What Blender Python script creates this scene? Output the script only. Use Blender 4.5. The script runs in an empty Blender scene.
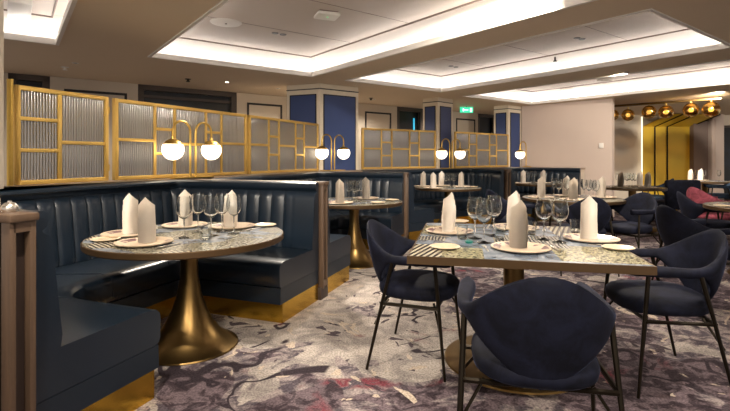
import bpy, bmesh, math, random
from mathutils import Vector, Matrix
random.seed(7)
C = bpy.context.scene.collection
PI = math.pi
# ------------------------------------------------------------------ camera, world, exposure
F = 468.0; HOR = 158.0; EYE = 1.27            # focal length (px), horizon row, eye height
cd = bpy.data.cameras.new('camera'); cam = bpy.data.objects.new('camera', cd); C.objects.link(cam)
cd.sensor_width = 36; cd.lens = 36 * F / 730; cd.shift_y = -(205.5 - HOR) / 730
cam.location = (0, 0, EYE); cam.rotation_euler = (PI / 2, 0, 0); cd.clip_start = 0.05
bpy.context.scene.camera = cam
w = bpy.data.worlds.new('world'); bpy.context.scene.world = w; w.use_nodes = True
w.node_tree.nodes['Background'].inputs[0].default_value = (1.0, 0.90, 0.82, 1)
w.node_tree.nodes['Background'].inputs[1].default_value = 0.36
vs = bpy.context.scene.view_settings
vs.view_transform = 'Standard'; vs.look = 'None'; vs.gamma = 1; vs.use_curve_mapping = False; vs.exposure = 1.0
bpy.context.scene.cycles.max_bounces = 8
bpy.context.scene.cycles.transparent_max_bounces = 24
LED = 1.2; SPOT = 115.0; GLOBE = 2.4

# ------------------------------------------------------------------ helpers
def lin(r, g, b):
    f = lambda c: (c / 255 / 12.92) if c / 255 <= .04045 else ((c / 255 + .055) / 1.055) ** 2.4
    return (f(r), f(g), f(b), 1)
def at(px, py, z=0.0):                       # point on a level plane seen at a pixel of the photo
    Y = F * (EYE - z) / (py - HOR); return ((px - 365) * Y / F, Y, z)
class NT:
    def __init__(s, name):
        s.m = bpy.data.materials.new(name); s.m.use_nodes = True; s.t = s.m.node_tree
        s.p = s.t.nodes['Principled BSDF']; s.out = s.t.nodes['Material Output']
    def n(s, typ, ins=None, **kw):
        nd = s.t.nodes.new(typ)
        for k, v in kw.items(): setattr(nd, k, v)
        for k, v in (ins or {}).items(): s.set(nd, k, v)
        return nd
    def set(s, nd, k, v):
        if isinstance(v, bpy.types.NodeSocket): s.t.links.new(v, nd.inputs[k])
        elif isinstance(v, bpy.types.Node): s.t.links.new(v.outputs[0], nd.inputs[k])
        else: nd.inputs[k].default_value = v
    def co(s, k='Object'): return s.n('ShaderNodeTexCoord').outputs[k]
    def math(s, op, a, b=0.0, c=0.0, clamp=False):
        nd = s.n('ShaderNodeMath', operation=op, use_clamp=clamp)
        for i, v in enumerate((a, b, c)): s.set(nd, i, v)
        return nd.outputs[0]
    def noise(s, scale, detail=3, vec=None, dist=0.0, rough=.5, off=None):
        v = vec or s.co()
        if off: v = s.n('ShaderNodeVectorMath', {0: v, 1: off}, operation='ADD').outputs[0]
        return s.n('ShaderNodeTexNoise', {'Vector': v, 'Scale': scale, 'Detail': detail, 'Distortion': dist, 'Roughness': rough}).outputs[0]
    def ramp(s, f, stops, interp='LINEAR'):
        nd = s.n('ShaderNodeValToRGB'); s.set(nd, 'Fac', f); r = nd.color_ramp; r.interpolation = interp
        while len(r.elements) < len(stops): r.elements.new(.5)
        for e, (p, c) in zip(r.elements, stops): e.position = p; e.color = c
        return nd.outputs[0]
    def mix(s, f, a, b, mode='MIX'):
        nd = s.n('ShaderNodeMix', data_type='RGBA', blend_type=mode)
        s.set(nd, 0, f); s.set(nd, 6, a); s.set(nd, 7, b); return nd.outputs[2]
    def bump(s, h, st=.3, d=.01):
        b = s.n('ShaderNodeBump', {'Height': h, 'Strength': st, 'Distance': d}); s.t.links.new(b.outputs[0], s.p.inputs['Normal'])
    def P(s, **kw):
        for k, v in kw.items(): s.set(s.p, k.replace('_', ' '), v)
        return s.m
W1 = (1, 1, 1, 1); K0 = (0, 0, 0, 1)
def simple(name, col, rough=.5, metal=0, var=.12, scale=8, bump=0, spec=.5, coat=0, bscale=60):
    t = NT(name); n = t.noise(scale, 4)
    c2 = tuple(c * (1 - var) for c in col[:3]) + (1,)
    c1 = tuple(min(1, c * (1 + var)) for c in col[:3]) + (1,)
    t.P(Base_Color=t.mix(n, c2, c1), Roughness=rough, Metallic=metal)
    t.p.inputs['Specular IOR Level'].default_value = spec; t.p.inputs['Coat Weight'].default_value = coat
    if bump: t.bump(t.noise(bscale, 3), bump, .004)
    return t.m
def emit(name, col, st):
    t = NT(name); t.P(Base_Color=col, Emission_Color=col, Emission_Strength=st); return t.m
M = {}
M['leather'] = simple('navy_leather', lin(22, 33, 45), .30, var=.18, scale=4, bump=.15, bscale=140)
M['leather_dark'] = simple('navy_leather_base', lin(18, 30, 42), .42, var=.15, scale=5, bump=.1, bscale=140)
def velvet(name, col, sheen):
    t = NT(name); n = t.noise(9, 5, dist=.6, rough=.65)
    c = t.mix(t.ramp(n, [(.38, K0), (.62, W1)]), tuple(x * .55 for x in col[:3]) + (1,), tuple(x * 1.5 for x in col[:3]) + (1,))
    t.P(Base_Color=c, Roughness=.75); t.p.inputs['Sheen Weight'].default_value = .3
    t.p.inputs['Sheen Tint'].default_value = sheen; t.p.inputs['Sheen Roughness'].default_value = .22; t.p.inputs['Specular IOR Level'].default_value = .2
    t.bump(t.noise(220, 2), .15, .002); return t.m
M['velvet'] = velvet('navy_velvet', lin(17, 20, 35), lin(96, 108, 150))
M['velvet_pink'] = velvet('pink_velvet', lin(165, 85, 100), lin(220, 150, 160))
M['velvet_slate'] = velvet('slate_velvet', lin(38, 52, 70), lin(150, 175, 200))
M['brass'] = simple('brushed_brass', lin(216, 180, 96), .34, 1, var=.12, scale=14)
M['brass_frame'] = simple('satin_brass_frame', lin(226, 188, 104), .42, .7, var=.08, scale=10)
M['bronze'] = simple('aged_bronze', lin(122, 98, 60), .33, 1, var=.25, scale=5)
M['gold_plate'] = simple('gold_kick_plate', lin(212, 172, 70), .25, 1, var=.12, scale=6)
M['gold_panel'] = simple('gold_wall_panel', lin(240, 200, 66), .38, .2, var=.08, scale=2)
M['black'] = simple('black_metal', lin(44, 38, 30), .33, .8, var=.2)
M['black_line'] = simple('black_inlay', lin(26, 24, 28), .5, 0)
M['edge'] = simple('bronze_table_edge', lin(86, 66, 44), .4, .5, var=.15, scale=12)
M['wall'] = simple('blush_plaster', lin(205, 188, 178), .75, var=.03, scale=3)
M['wall_warm'] = simple('cream_panelling', lin(206, 194, 178), .7, var=.03, scale=3)
M['ceiling'] = simple('ceiling_paint', lin(228, 210, 184), .8, var=.03, scale=2)
M['ceil_panel'] = simple('ceiling_panel_paint', lin(196, 184, 174), .6, var=.03, scale=2)
M['white'] = simple('white_paint', lin(238, 234, 228), .6, var=.02)
M['column_blue'] = simple('blue_column_panel', lin(52, 70, 118), .5, var=.12, scale=3)
M['column_trim'] = simple('column_trim', lin(222, 210, 190), .5, var=.03)
M['grey_wall'] = simple('taupe_wall', lin(128, 112, 104), .7, var=.04)
M['dark'] = simple('dark_recess', lin(16, 17, 22), .5, var=.1)
M['brownframe'] = simple('brown_window_frame', lin(78, 68, 62), .5, var=.1)
M['led'] = emit('led_strip', (1, .96, .93, 1), LED * 6)
M['globe'] = emit('lit_opal_glass', (1, .86, .66, 1), GLOBE)
M['bulb_gold'] = emit('warm_bulb', (1, .72, .3, 1), 1.0)  # glow for the gold highlights in the chandelier globes
M['green'] = emit('green_sign', (.05, .75, .42, 1), .45)
M['signwhite'] = emit('sign_white', (.7, 1, .85, 1), 1.0)
M['cyan'] = emit('cyan_strip', (.05, .5, .8, 1), .4)
M['spot_lens'] = emit('downlight_lens', (1, .9, .75, 1), 14)
M['mini_green'] = emit('indicator', (.1, 1, .3, 1), 2)
M['napkin'] = simple('white_linen', lin(232, 224, 214), .85, var=.04, scale=30, bump=.25, bscale=120)
M['china'] = simple('cream_china', lin(210, 192, 164), .3, var=.05, scale=20)
M['steel'] = simple('cutlery_steel', lin(235, 230, 222), .3, 1, var=.05)
M['dark_amber'] = simple('smoked_gold_glass', lin(150, 110, 50), .08, .9, var=.2)
M['teal'] = simple('teal_enamel', lin(20, 120, 110), .3)
def wood(name, a, b, rough=.45):
    t = NT(name); mp = t.n('ShaderNodeMapping', {'Vector': t.co(), 'Scale': (30, 30, 2)})
    n = t.noise(1.2, 6, vec=mp.outputs[0], dist=.8)
    t.P(Base_Color=t.mix(n, a, b), Roughness=rough); return t.m
M['wood'] = wood('grey_walnut', lin(66, 52, 42), lin(108, 86, 68))
M['wood_dark'] = wood('dark_walnut', lin(34, 26, 24), lin(66, 52, 46))
M['ledge'] = wood('ledge_wood', lin(120, 100, 82), lin(160, 140, 118), .35)
def charger():
    t = NT('charger_plate_glaze'); v = t.co()
    d = t.n('ShaderNodeVectorMath', {0: v}, operation='LENGTH').outputs['Value']
    rim = t.math('MULTIPLY', t.math('GREATER_THAN', d, .112), t.math('LESS_THAN', d, .152))
    n = t.noise(11, 3, dist=1.0)
    m = t.math('MULTIPLY', rim, t.math('GREATER_THAN', n, .52))
    t.P(Base_Color=t.mix(m, lin(206, 186, 162), lin(104, 74, 78)), Roughness=.3); return t.m
M['charger'] = charger()
def tabletop():
    t = NT('patterned_tabletop'); v = t.co()
    vor = t.n('ShaderNodeTexVoronoi', {'Vector': v, 'Scale': 5.5}); cell = t.n('ShaderNodeSeparateColor', {0: vor.outputs['Color']})
    wv = t.n('ShaderNodeTexWave', {'Vector': v, 'Scale': 17, 'Distortion': .6, 'Detail': 1}, bands_direction='DIAGONAL').outputs[1]
    hatch = t.mix(t.math('GREATER_THAN', wv, .5), lin(34, 38, 46), lin(176, 166, 146))
    sp = t.mix(t.ramp(t.noise(60, 4), [(.42, K0), (.58, W1)]), lin(56, 58, 54), lin(156, 150, 130))
    marble = t.mix(t.ramp(t.noise(7, 5, dist=1.5), [(.35, K0), (.62, W1)]), lin(70, 82, 98), lin(140, 146, 154))
    c = t.mix(t.math('GREATER_THAN', cell.outputs[0], .68), marble, hatch)
    c = t.mix(t.math('GREATER_THAN', cell.outputs[1], .6), c, sp)
    t.P(Base_Color=c, Roughness=.27); return t.m
M['tabletop'] = tabletop()
def square_top():
    t = NT('printed_square_tabletop'); v = t.co(); xyz = t.n('ShaderNodeSeparateXYZ', {0: v}); X, Y = xyz.outputs[0], xyz.outputs[1]
    def rect(x0, x1, y0, y1):
        a = t.math('MULTIPLY', t.math('GREATER_THAN', X, x0), t.math('LESS_THAN', X, x1)); b = t.math('MULTIPLY', t.math('GREATER_THAN', Y, y0), t.math('LESS_THAN', Y, y1)); return t.math('MULTIPLY', a, b)
    c = t.mix(t.ramp(t.noise(6, 5, dist=1.5), [(.35, K0), (.62, W1)]), lin(76, 88, 104), lin(142, 150, 160))
    sk = t.math('SINE', t.math('MULTIPLY', t.math('SUBTRACT', X, t.math('MULTIPLY', Y, .25)), 2 * PI / .034))
    hatch = t.mix(t.math('GREATER_THAN', sk, .1), lin(176, 168, 146), lin(24, 28, 38))
    sp = t.mix(t.ramp(t.noise(70, 4), [(.42, K0), (.56, W1)]), lin(66, 68, 50), lin(168, 160, 128))
    lat = t.mix(t.math('GREATER_THAN', t.n('ShaderNodeTexWave', {'Vector': v, 'Scale': 15, 'Distortion': 3, 'Detail': 1}).outputs[1], .5), lin(50, 58, 70), lin(150, 144, 128))
    for (r_, col_) in ((rect(-.6, -.42, -.66, -.30), hatch), (rect(-.42, -.20, -.66, -.36), sp), (rect(.18, .6, -.62, -.18), sp), (rect(-.6, -.35, .1, .5), sp), (rect(-.12, .3, -.25, .15), lat), (rect(.30, .6, .2, .66), hatch), (rect(-.6, -.42, -.16, .0), lat)):
        c = t.mix(r_, c, col_)
    t.P(Base_Color=c, Roughness=.25); return t.m
M['square_top'] = square_top()
def reeded():
    t = NT('reeded_glass'); g = t.n('ShaderNodeUVMap').outputs[0]
    sx = t.n('ShaderNodeSeparateXYZ', {0: g}).outputs[0]
    fr = t.math('FRACT', t.math('MULTIPLY', sx, 1 / .024))
    prof = t.math('SINE', t.math('MULTIPLY', fr, PI))
    t.P(Base_Color=lin(158, 157, 158), Roughness=.14, Transmission_Weight=.4, Metallic=.35, IOR=1.3)
    t.bump(prof, .9, .010); return t.m
M['reeded'] = reeded()
def clear():
    t = NT('clear_glass'); g = t.n('ShaderNodeBsdfGlass', {'Roughness': 0.0, 'IOR': 1.45, 'Color': (.98, .99, .99, 1)}); t.t.links.new(g.outputs[0], t.out.inputs[0]); return t.m
def clear_thin():
    t = NT('clear_glass'); lw = t.n('ShaderNodeLayerWeight', {'Blend': .42})
    tr = t.n('ShaderNodeBsdfTransparent', {'Color': (.93, .94, .94, 1)}); gl = t.n('ShaderNodeBsdfGlossy', {'Roughness': .03, 'Color': (1, 1, 1, 1)})
    f = t.math('MULTIPLY_ADD', lw.outputs['Facing'], .95, .12, clamp=True)
    mx = t.n('ShaderNodeMixShader', {0: f, 1: tr.outputs[0], 2: gl.outputs[0]})
    t.t.links.new(mx.outputs[0], t.out.inputs[0]); return t.m
M['glass'] = clear()
def window_glass():
    t = NT('night_window'); t.P(Base_Color=t.mix(t.ramp(t.noise(3, 4), [(.45, K0), (.7, W1)]), lin(6, 8, 14), lin(16, 30, 50)), Roughness=.3); return t.m
M['night'] = window_glass()
def carpet():
    t = NT('patterned_carpet'); v = t.co()
    def blob(cx, cy, r):
        d = t.n('ShaderNodeVectorMath', {0: v, 1: (cx, cy, 0)}, operation='DISTANCE').outputs['Value']
        return t.math('SUBTRACT', 1.0, t.math('DIVIDE', d, r), clamp=True)
    bias = t.math('ADD', blob(.4, 3.4, 1.0), blob(-.55, 4.0, 1.3))
    bias = t.math('ADD', bias, blob(.2, 5.6, 1.6))
    big = t.noise(1.5, 3, dist=1.3)
    f = t.math('ADD', big, t.math('MULTIPLY', bias, .34))
    mot = t.noise(9, 5, dist=1.0, rough=.62)
    dark = t.mix(t.ramp(mot, [(.44, K0), (.56, W1)]), lin(66, 56, 62), lin(116, 102, 108))
    pale = t.mix(t.ramp(t.noise(5, 4, dist=1.2), [(.4, K0), (.6, W1)]), lin(152, 144, 140), lin(188, 178, 170))
    mid = t.mix(t.ramp(mot, [(.42, K0), (.6, W1)]), lin(88, 80, 88), lin(164, 152, 150))
    c = t.mix(t.ramp(f, [(.5, K0), (.515, W1)]), dark, mid)
    c = t.mix(t.ramp(f, [(.61, K0), (.618, W1)]), c, pale)
    # streaks of dark ink
    s1 = t.math('ABSOLUTE', t.math('SUBTRACT', t.noise(1.5, 2, dist=1.1, off=(5, 2, 0)), .5))
    ink = t.math('MULTIPLY', t.ramp(s1, [(.016, W1), (.024, K0)]), t.ramp(t.noise(1.6, 1, off=(1, 7, 0)), [(.52, K0), (.55, W1)]))
    c = t.mix(ink, c, lin(58, 50, 56))
    ink2 = t.ramp(t.noise(3.2, 2, dist=2.0, off=(9, 1, 0)), [(.64, K0), (.655, W1)])
    c = t.mix(ink2, c, lin(84, 74, 80))
    lt = t.ramp(t.noise(3.0, 3, dist=2.2, off=(2, 4, 3)), [(.655, K0), (.67, W1)])
    c = t.mix(lt, c, lin(196, 180, 164))
    red = t.math('MULTIPLY', t.ramp(t.noise(2.2, 4, dist=.5, off=(3, 3, 8)), [(.62, K0), (.68, W1)]), t.ramp(mot, [(.42, K0), (.55, W1)]))
    c = t.mix(red, c, lin(122, 62, 72))
    fib = t.noise(85, 3)
    c = t.mix(.55, c, t.mix(t.ramp(fib, [(.38, K0), (.60, W1)]), (.2, .2, .2, 1), W1), 'MULTIPLY')
    t.P(Base_Color=c, Roughness=.95); t.p.inputs['Specular IOR Level'].default_value = .1
    t.bump(fib, .5, .006); return t.m
M['carpet'] = carpet()

def obj(name, bm, mat, parent=None, smooth=True, world=False):
    if world and parent is not None: bm.transform(parent.matrix_basis.inverted())
    bmesh.ops.recalc_face_normals(bm, faces=bm.faces)
    me = bpy.data.meshes.new(name); bm.to_mesh(me); bm.free()
    for p in me.polygons: p.use_smooth = smooth
    mats = mat if isinstance(mat, (list, tuple)) else [mat]
    for x in mats: me.materials.append(M[x])
    if smooth: me.set_sharp_from_angle(angle=math.radians(38))
    o = bpy.data.objects.new(name, me); C.objects.link(o)
    if parent is not None: o.parent = parent
    return o
def thing(name, label, cat, loc=(0, 0, 0), rz=0, group=None):
    o = bpy.data.objects.new(name, None); C.objects.link(o); o.empty_display_size = .1
    o.matrix_basis = Matrix.Translation(loc) @ Matrix.Rotation(rz, 4, 'Z')
    return tag(o, label, cat, group)
def tag(o, label, cat, group=None, kind=None):
    o['label'] = label; o['category'] = cat
    if group: o['group'] = group
    if kind: o['kind'] = kind
    return o
def struct(name, bm, mat, smooth=False, label=None):
    o = obj(name, bm, mat, smooth=smooth); o['kind'] = 'structure'
    if label: o['label'] = label
    return o
def dup(root, loc, rz, label, group=None):
    r = root.copy(); C.objects.link(r)
    r.matrix_basis = Matrix.Translation(loc) @ Matrix.Rotation(rz, 4, 'Z'); r['label'] = label
    if group: r['group'] = group
    for ch in list(root.children):
        c = ch.copy(); C.objects.link(c); c.parent = r
        for g in list(ch.children):
            d = g.copy(); C.objects.link(d); d.parent = c
    return r
B = bmesh.new
def box(bm, c, s, rz=0, bev=0, mi=0):
    t = bmesh.new(); bmesh.ops.create_cube(t, size=1); bmesh.ops.scale(t, vec=s, verts=t.verts)
    if bev: bmesh.ops.bevel(t, geom=t.edges[:], offset=bev, segments=2, affect='EDGES', profile=.5)
    t.transform(Matrix.Translation(c) @ Matrix.Rotation(rz, 4, 'Z'))
    merge(bm, t, mi); return bm
def merge(bm, t, mi=0):
    mp = [bm.verts.new(v.co) for v in t.verts]; t.verts.index_update()
    for f in t.faces:
        nf = bm.faces.new([mp[v.index] for v in f.verts]); nf.material_index = mi
    t.free()
def tube(bm, pts, r, seg=8, r1=None, caps=True, mi=0):
    pts = [Vector(p) for p in pts]; rings = []; n = len(pts); up = None
    for i, p in enumerate(pts):
        d = (pts[min(i + 1, n - 1)] - pts[max(i - 1, 0)]).normalized()
        if up is None: up = d.cross(Vector((.3, .5, 1)) if abs(d.z) < .9 else Vector((1, .2, 0))).normalized()
        a = (up - d * up.dot(d)).normalized(); up = a; b = d.cross(a)
        rr = r if r1 is None else r + (r1 - r) * i / (n - 1)
        rings.append([bm.verts.new(p + (a * math.cos(2 * PI * k / seg) + b * math.sin(2 * PI * k / seg)) * rr) for k in range(seg)])
    for i in range(n - 1):
        for k in range(seg):
            bm.faces.new([rings[i][k], rings[i][(k + 1) % seg], rings[i + 1][(k + 1) % seg], rings[i + 1][k]]).material_index = mi
    if caps: bm.faces.new(rings[0][::-1]).material_index = mi; bm.faces.new(rings[-1]).material_index = mi
    return bm
def lathe(bm, prof, seg=32, c=(0, 0, 0), mi=0):
    rings = []
    for r, z in prof:
        if r < 1e-5: rings.append([bm.verts.new((c[0], c[1], c[2] + z))])
        else: rings.append([bm.verts.new((c[0] + r * math.cos(2 * PI * k / seg), c[1] + r * math.sin(2 * PI * k / seg), c[2] + z)) for k in range(seg)])
    for a, b in zip(rings, rings[1:]):
        for k in range(seg):
            q = (k + 1) % seg
            if len(a) == 1 and len(b) == 1: continue
            if len(a) == 1: f = bm.faces.new([a[0], b[k], b[q]])
            elif len(b) == 1: f = bm.faces.new([a[k], b[0], a[q]])
            else: f = bm.faces.new([a[k], b[k], b[q], a[q]])
            f.material_index = mi
    return bm
def prism(bm, poly, z0, z1, bev=0, mi=0):
    t = bmesh.new(); lo = [t.verts.new((x, y, z0)) for x, y in poly]; hi = [t.verts.new((x, y, z1)) for x, y in poly]
    t.faces.new(lo[::-1]); t.faces.new(hi); n = len(poly)
    for i in range(n): t.faces.new([lo[i], lo[(i + 1) % n], hi[(i + 1) % n], hi[i]])
    bmesh.ops.recalc_face_normals(t, faces=t.faces)
    if bev: bmesh.ops.bevel(t, geom=t.edges[:], offset=bev, segments=2, affect='EDGES', profile=.5)
    merge(bm, t, mi); return bm
V2 = lambda a: Vector((a[0], a[1]))
def wallbox(bm, a, b, th, z0, z1, mi=0, off=0.0, bev=0):      # upright slab from a to b, thickness th behind (left of a->b)
    a, b = V2(a), V2(b); d = (b - a).normalized(); n = Vector((-d.y, d.x))
    return prism(bm, [tuple(a + n * off), tuple(b + n * off), tuple(b + n * (off + th)), tuple(a + n * (off + th))], z0, z1, bev, mi)

# ------------------------------------------------------------------ room shell
CZ = 2.55; E1 = Vector((.7986, .6018)); E2 = Vector((.6018, -.7986))
def st(s, t): return E1 * s + E2 * t
box_f = B(); box(box_f, (3, 7, -.05), (22, 18, .1)); struct('floor', box_f, 'carpet', label='grey and mauve carpet with cream petal pattern')
COF = [(-2.0, .42, -6.30, -2.6), (1.36, 3.76, -6.36, -1.72), (4.36, 6.62, -6.34, -1.72), (7.42, 9.85, -6.5, -1.2),
       (-2.0, .42, -1.0, 3.2), (1.36, 3.76, -1.0, 3.2), (4.36, 6.62, -1.0, 3.2)]
def ceiling():
    ss = sorted({-9, 23} | {x for c in COF for x in c[:2]}); ts = sorted({-14, 9} | {x for c in COF for x in c[2:]}); bm = B()
    for s0, s1 in zip(ss, ss[1:]):
        for t0, t1 in zip(ts, ts[1:]):
            cs, ct = (s0 + s1) / 2, (t0 + t1) / 2
            if any(c[0] < cs < c[1] and c[2] < ct < c[3] for c in COF): continue
            prism(bm, [tuple(st(*q)) for q in ((s0, t0), (s1, t0), (s1, t1), (s0, t1))], CZ, CZ + .04)
    struct('ceiling', bm, 'ceiling', label='warm beige ceiling around the lit coffers')
ceiling()
def ring(bm, c, d0, d1, z0, z1, mi=0):           # rectangular ring between outset d0 and d1 of the coffer rectangle
    s0, s1, t0, t1 = c
    for (a, b) in (((s0 - d1, s1 + d1, t0 - d1, t0 - d0)), ((s0 - d1, s1 + d1, t1 + d0, t1 + d1))), ((s0 - d1, s0 - d0, t0 - d0, t1 + d0), (s1 + d0, s1 + d1, t0 - d0, t1 + d0)):
        for q in (a, b):
            prism(bm, [tuple(st(*x)) for x in ((q[0], q[2]), (q[1], q[2]), (q[1], q[3]), (q[0], q[3]))], z0, z1, mi=mi)
for i, c in enumerate(COF):
    bm = B(); ring(bm, c, -.035, .0, CZ - .012, CZ + .055)          # lip
    ring(bm, c, .0, .16, CZ + .04, CZ + .05)                        # ledge
    ring(bm, c, .13, .17, CZ + .04, CZ + .36)                       # bright upright
    struct('trim_%d' % (i * 3 + 1), bm, 'white', label='white coffer moulding')
    bm = B(); ring(bm, c, .02, .05, CZ + .055, CZ + .065)
    o = struct('trim_%d' % (i * 3 + 2), bm, 'led', label='cove light strip')
    bm = B(); s0, s1, t0, t1 = c; g = -.06
    prism(bm, [tuple(st(*x)) for x in ((s0 - g, t0 - g), (s1 + g, t0 - g), (s1 + g, t1 + g), (s0 - g, t1 + g))], CZ + .29, CZ + .33)
    ring(bm, c, -.075, -.06, CZ + .275, CZ + .33, mi=1)  # taupe ring paints the dark shadow gap at the panel edge
    prism(bm, [tuple(st(*x)) for x in ((s0 - .2, t0 - .2), (s1 + .2, t0 - .2), (s1 + .2, t1 + .2), (s0 - .2, t1 + .2))], CZ + .36, CZ + .38)
    m = (s0 + s1) / 2
    for q in (1, 2, 3):
        tq = t0 + (t1 - t0) * q / 4
        prism(bm, [tuple(st(*x)) for x in ((s0 + .1, tq), (s1 - .1, tq), (s1 - .1, tq + .006), (s0 + .1, tq + .006))], CZ + .287, CZ + .291, mi=1)
    struct('trim_%d' % (i * 3 + 3), bm, ['ceil_panel', 'grey_wall'], label='raised ceiling panel')

# outer wall with dark windows and framed panels
W0 = Vector((-5.1, 7.2)); WD = Vector((.80, .60)); WN = Vector((-.6, .8))
def wt(px): k = (px - 365) / F; return (k * W0.y + 5.1) / (.8 - .6 * k)
def wp(t, o=0): return W0 + WD * t + WN * o
bm = B()
for a, b in ((-60, 8), (50, 138), (237, 397), (424, 478), (497, 560)):
    wallbox(bm, wp(wt(a)), wp(wt(b)), .25, 0, CZ)
for a, b in ((8, 50), (138, 237), (397, 424), (478, 497)):
    wallbox(bm, wp(wt(a)), wp(wt(b)), .25, 0, .9); wallbox(bm, wp(wt(a)), wp(wt(b)), .02, .9, CZ, off=.23)
struct('wall_back', bm, 'wall_warm', label='cream outer wall behind the screens')
for k, (a, b) in enumerate(((8, 50), (138, 237), (397, 424), (478, 497))):
    bm = B(); ta, tb = wt(a), wt(b)
    wallbox(bm, wp(ta), wp(tb), .08, CZ - .09, CZ, off=.02); wallbox(bm, wp(ta), wp(ta + .1), .08, .9, CZ, off=.02); wallbox(bm, wp(tb - .1), wp(tb), .08, .9, CZ, off=.02)
    if k == 1: wallbox(bm, wp(ta + .1), wp(tb - .1), .05, 2.33, 2.38, off=.05)
    f = struct('window_%d' % (k + 1), bm, 'brownframe', label='dark window in the outer wall')
    bm = B(); wallbox(bm, wp(ta + .1), wp(tb - .1), .02, .9, CZ - .09, off=.12); g = obj('pane', bm, 'night', f, smooth=False)
bm = B()
for a, b in ((64, 127), (247, 282), (365, 391), (456, 475)):
    ta, tb, z1, q = wt(a), wt(b), CZ - .22, .04
    for (x0, x1, y0, y1) in ((ta, tb, z1, z1 + q), (ta, ta + q, .3, z1), (tb - q, tb, .3, z1), (ta, tb, .3, .3 + q)):
        wallbox(bm, wp(x0), wp(x1), .012, y0, y1, off=-.012)
struct('trim_20', bm, 'black_line', label='black rectangular inlay lines on the cream wall panels')
bm = B(); wallbox(bm, wp(wt(416)), wp(wt(416) + .04), .02, 1.5, 2.3, off=.09); struct('trim_21', bm, 'cyan', label='thin blue light line in the dark window')

# white partition wall, far wall, pillar at left
bm = B(); wallbox(bm, (3.86, 11.54), (5.28, 10.0), .13, 0, CZ); struct('wall_right', bm, 'wall', label='blush plaster partition wall')
bm = B()
for x0, x1, y in ((6.5, 8.25, 14.0), (8.25, 10.1, 14.3)): box(bm, ((x0 + x1) / 2, y + .1, CZ / 2), (x1 - x0, .2, CZ))
box(bm, (12.6, 14.1, 2.4), (5, .2, .3)); box(bm, (14.2, 14.1, CZ / 2), (2, .2, CZ))
struct('wall_far', bm, 'wall_warm', label='cream far wall')
bm = B(); box(bm, (9.87, 13.85, CZ / 2), (.42, .2, CZ)); struct('trim_22', bm, 'grey_wall', label='taupe strip beside the gold panels')
bm = B(); box(bm, (10.32, 13.85, CZ / 2), (.36, .36, CZ), bev=.02); box(bm, (10.32, 13.85, CZ / 2), (.2, .4, CZ - .3)); struct('trim_23', bm, 'wall', label='cream pilaster')
bm = B(); box(bm, (11.7, 14.3, 1.12), (2.5, .06, 2.24)); d1 = struct('door_1', bm, 'night', label='dark glazed doorway at far right')
bm = B(); box(bm, (10.55, 14.2, 1.12), (.08, .1, 2.24)); box(bm, (11.7, 14.2, 2.22), (2.4, .1, .06)); obj('door_frame', bm, 'brownframe', d1)
bm = B(); wallbox(bm, (-3.0, 3.02), (-2.51, 3.12), .2, 0, CZ, bev=.02); struct('wall_left', bm, 'wall_warm', label='cream pillar at the left edge')
# gold folded panels
for x0, x1, lb in ((8.30, 8.60, 'left'), (8.64, 8.97, 'middle'), (9.01, 9.66, 'wide right')):
    r = thing('gold_wall_panel', '%s gold wall panel folding forward at the top, far right of the room' % ('narrow ' + lb if lb != 'wide right' else 'wide rightmost'), 'wall panel', ((x0 + x1) / 2, 13.9, 0), group='gold wall panels')
    bm = B(); Q = [(0, 13.93, 0), (0, 13.93, 2.2), (.35, 13.23, 2.5), (.35, 13.27, 2.52), (0, 13.97, 2.22), (0, 13.97, 0)]
    va = [bm.verts.new((x0 + p[0], p[1], p[2])) for p in Q]; vb = [bm.verts.new((x1 + p[0], p[1], p[2])) for p in Q]
    for k in range(5): bm.faces.new([va[k], va[k + 1], vb[k + 1], vb[k]])
    obj('panel', bm, 'gold_panel', r, smooth=False, world=True)
    bm = B(); tube(bm, [(x1 + .02, 13.91, 0), (x1 + .02, 13.91, 2.2), (x1 + .37, 13.21, 2.5)], .02, 6); obj('edge_strip', bm, 'black', r, world=True)
bm = B(); box(bm, (8.24, 13.93, 1.25), (.035, .03, 2.5)); o = obj('wall_light_strip', bm, 'spot_lens'); 
M['strip'] = emit('wall_strip_light', (1, .85, .6, 1), .7); o.data.materials[0] = M['strip']
tag(o, 'tall thin glowing light strip left of the gold wall panels', 'light')

# blue columns
COLS = [((-1.38, 8.26), (-.77, 8.0), (-.12, 8.48)), ((1.25, 10.1), (1.53, 9.83), (1.91, 10.2)), ((3.18, 11.55), (3.45, 11.25), (3.86, 11.58))]
for (a, b, c), lb in zip(COLS, ('nearest and widest blue panelled column with cream edges', 'second blue panelled column, between two brass screens', 'narrow blue panelled column against the blush partition wall')):
    a, b, c = V2(a), V2(b), V2(c); r = thing('column', lb, 'column', (b.x, b.y + .2, 0), group='blue columns')
    d = a + (c - b)
    bm = B(); prism(bm, [tuple(a), tuple(b), tuple(c), tuple(d)], 0, CZ - .001); obj('shaft', bm, 'column_trim', r, smooth=False, world=True)
    for p, q in ((a, b), (b, c)):
        u = (q - p).normalized(); L = (q - p).length; m = min(.085, L * .19)
        bm = B(); wallbox(bm, p + u * m, q - u * m, .02, .9, CZ - .20, off=-.012); obj('blue_panel', bm, 'column_blue', r, smooth=False, world=True)
        bm = B()
        for s0, s1, z0, z1 in ((m - .018, m, .9, CZ - .2), (L - m, L - m + .018, .9, CZ - .2), (m - .018, L - m + .018, CZ - .2, CZ - .18), (0, L, CZ - .1, CZ - .085)):
            wallbox(bm, p + u * s0, p + u * s1, .02, z0, z1, off=-.014)
        obj('inlay', bm, 'black_line', r, smooth=False, world=True)

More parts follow.
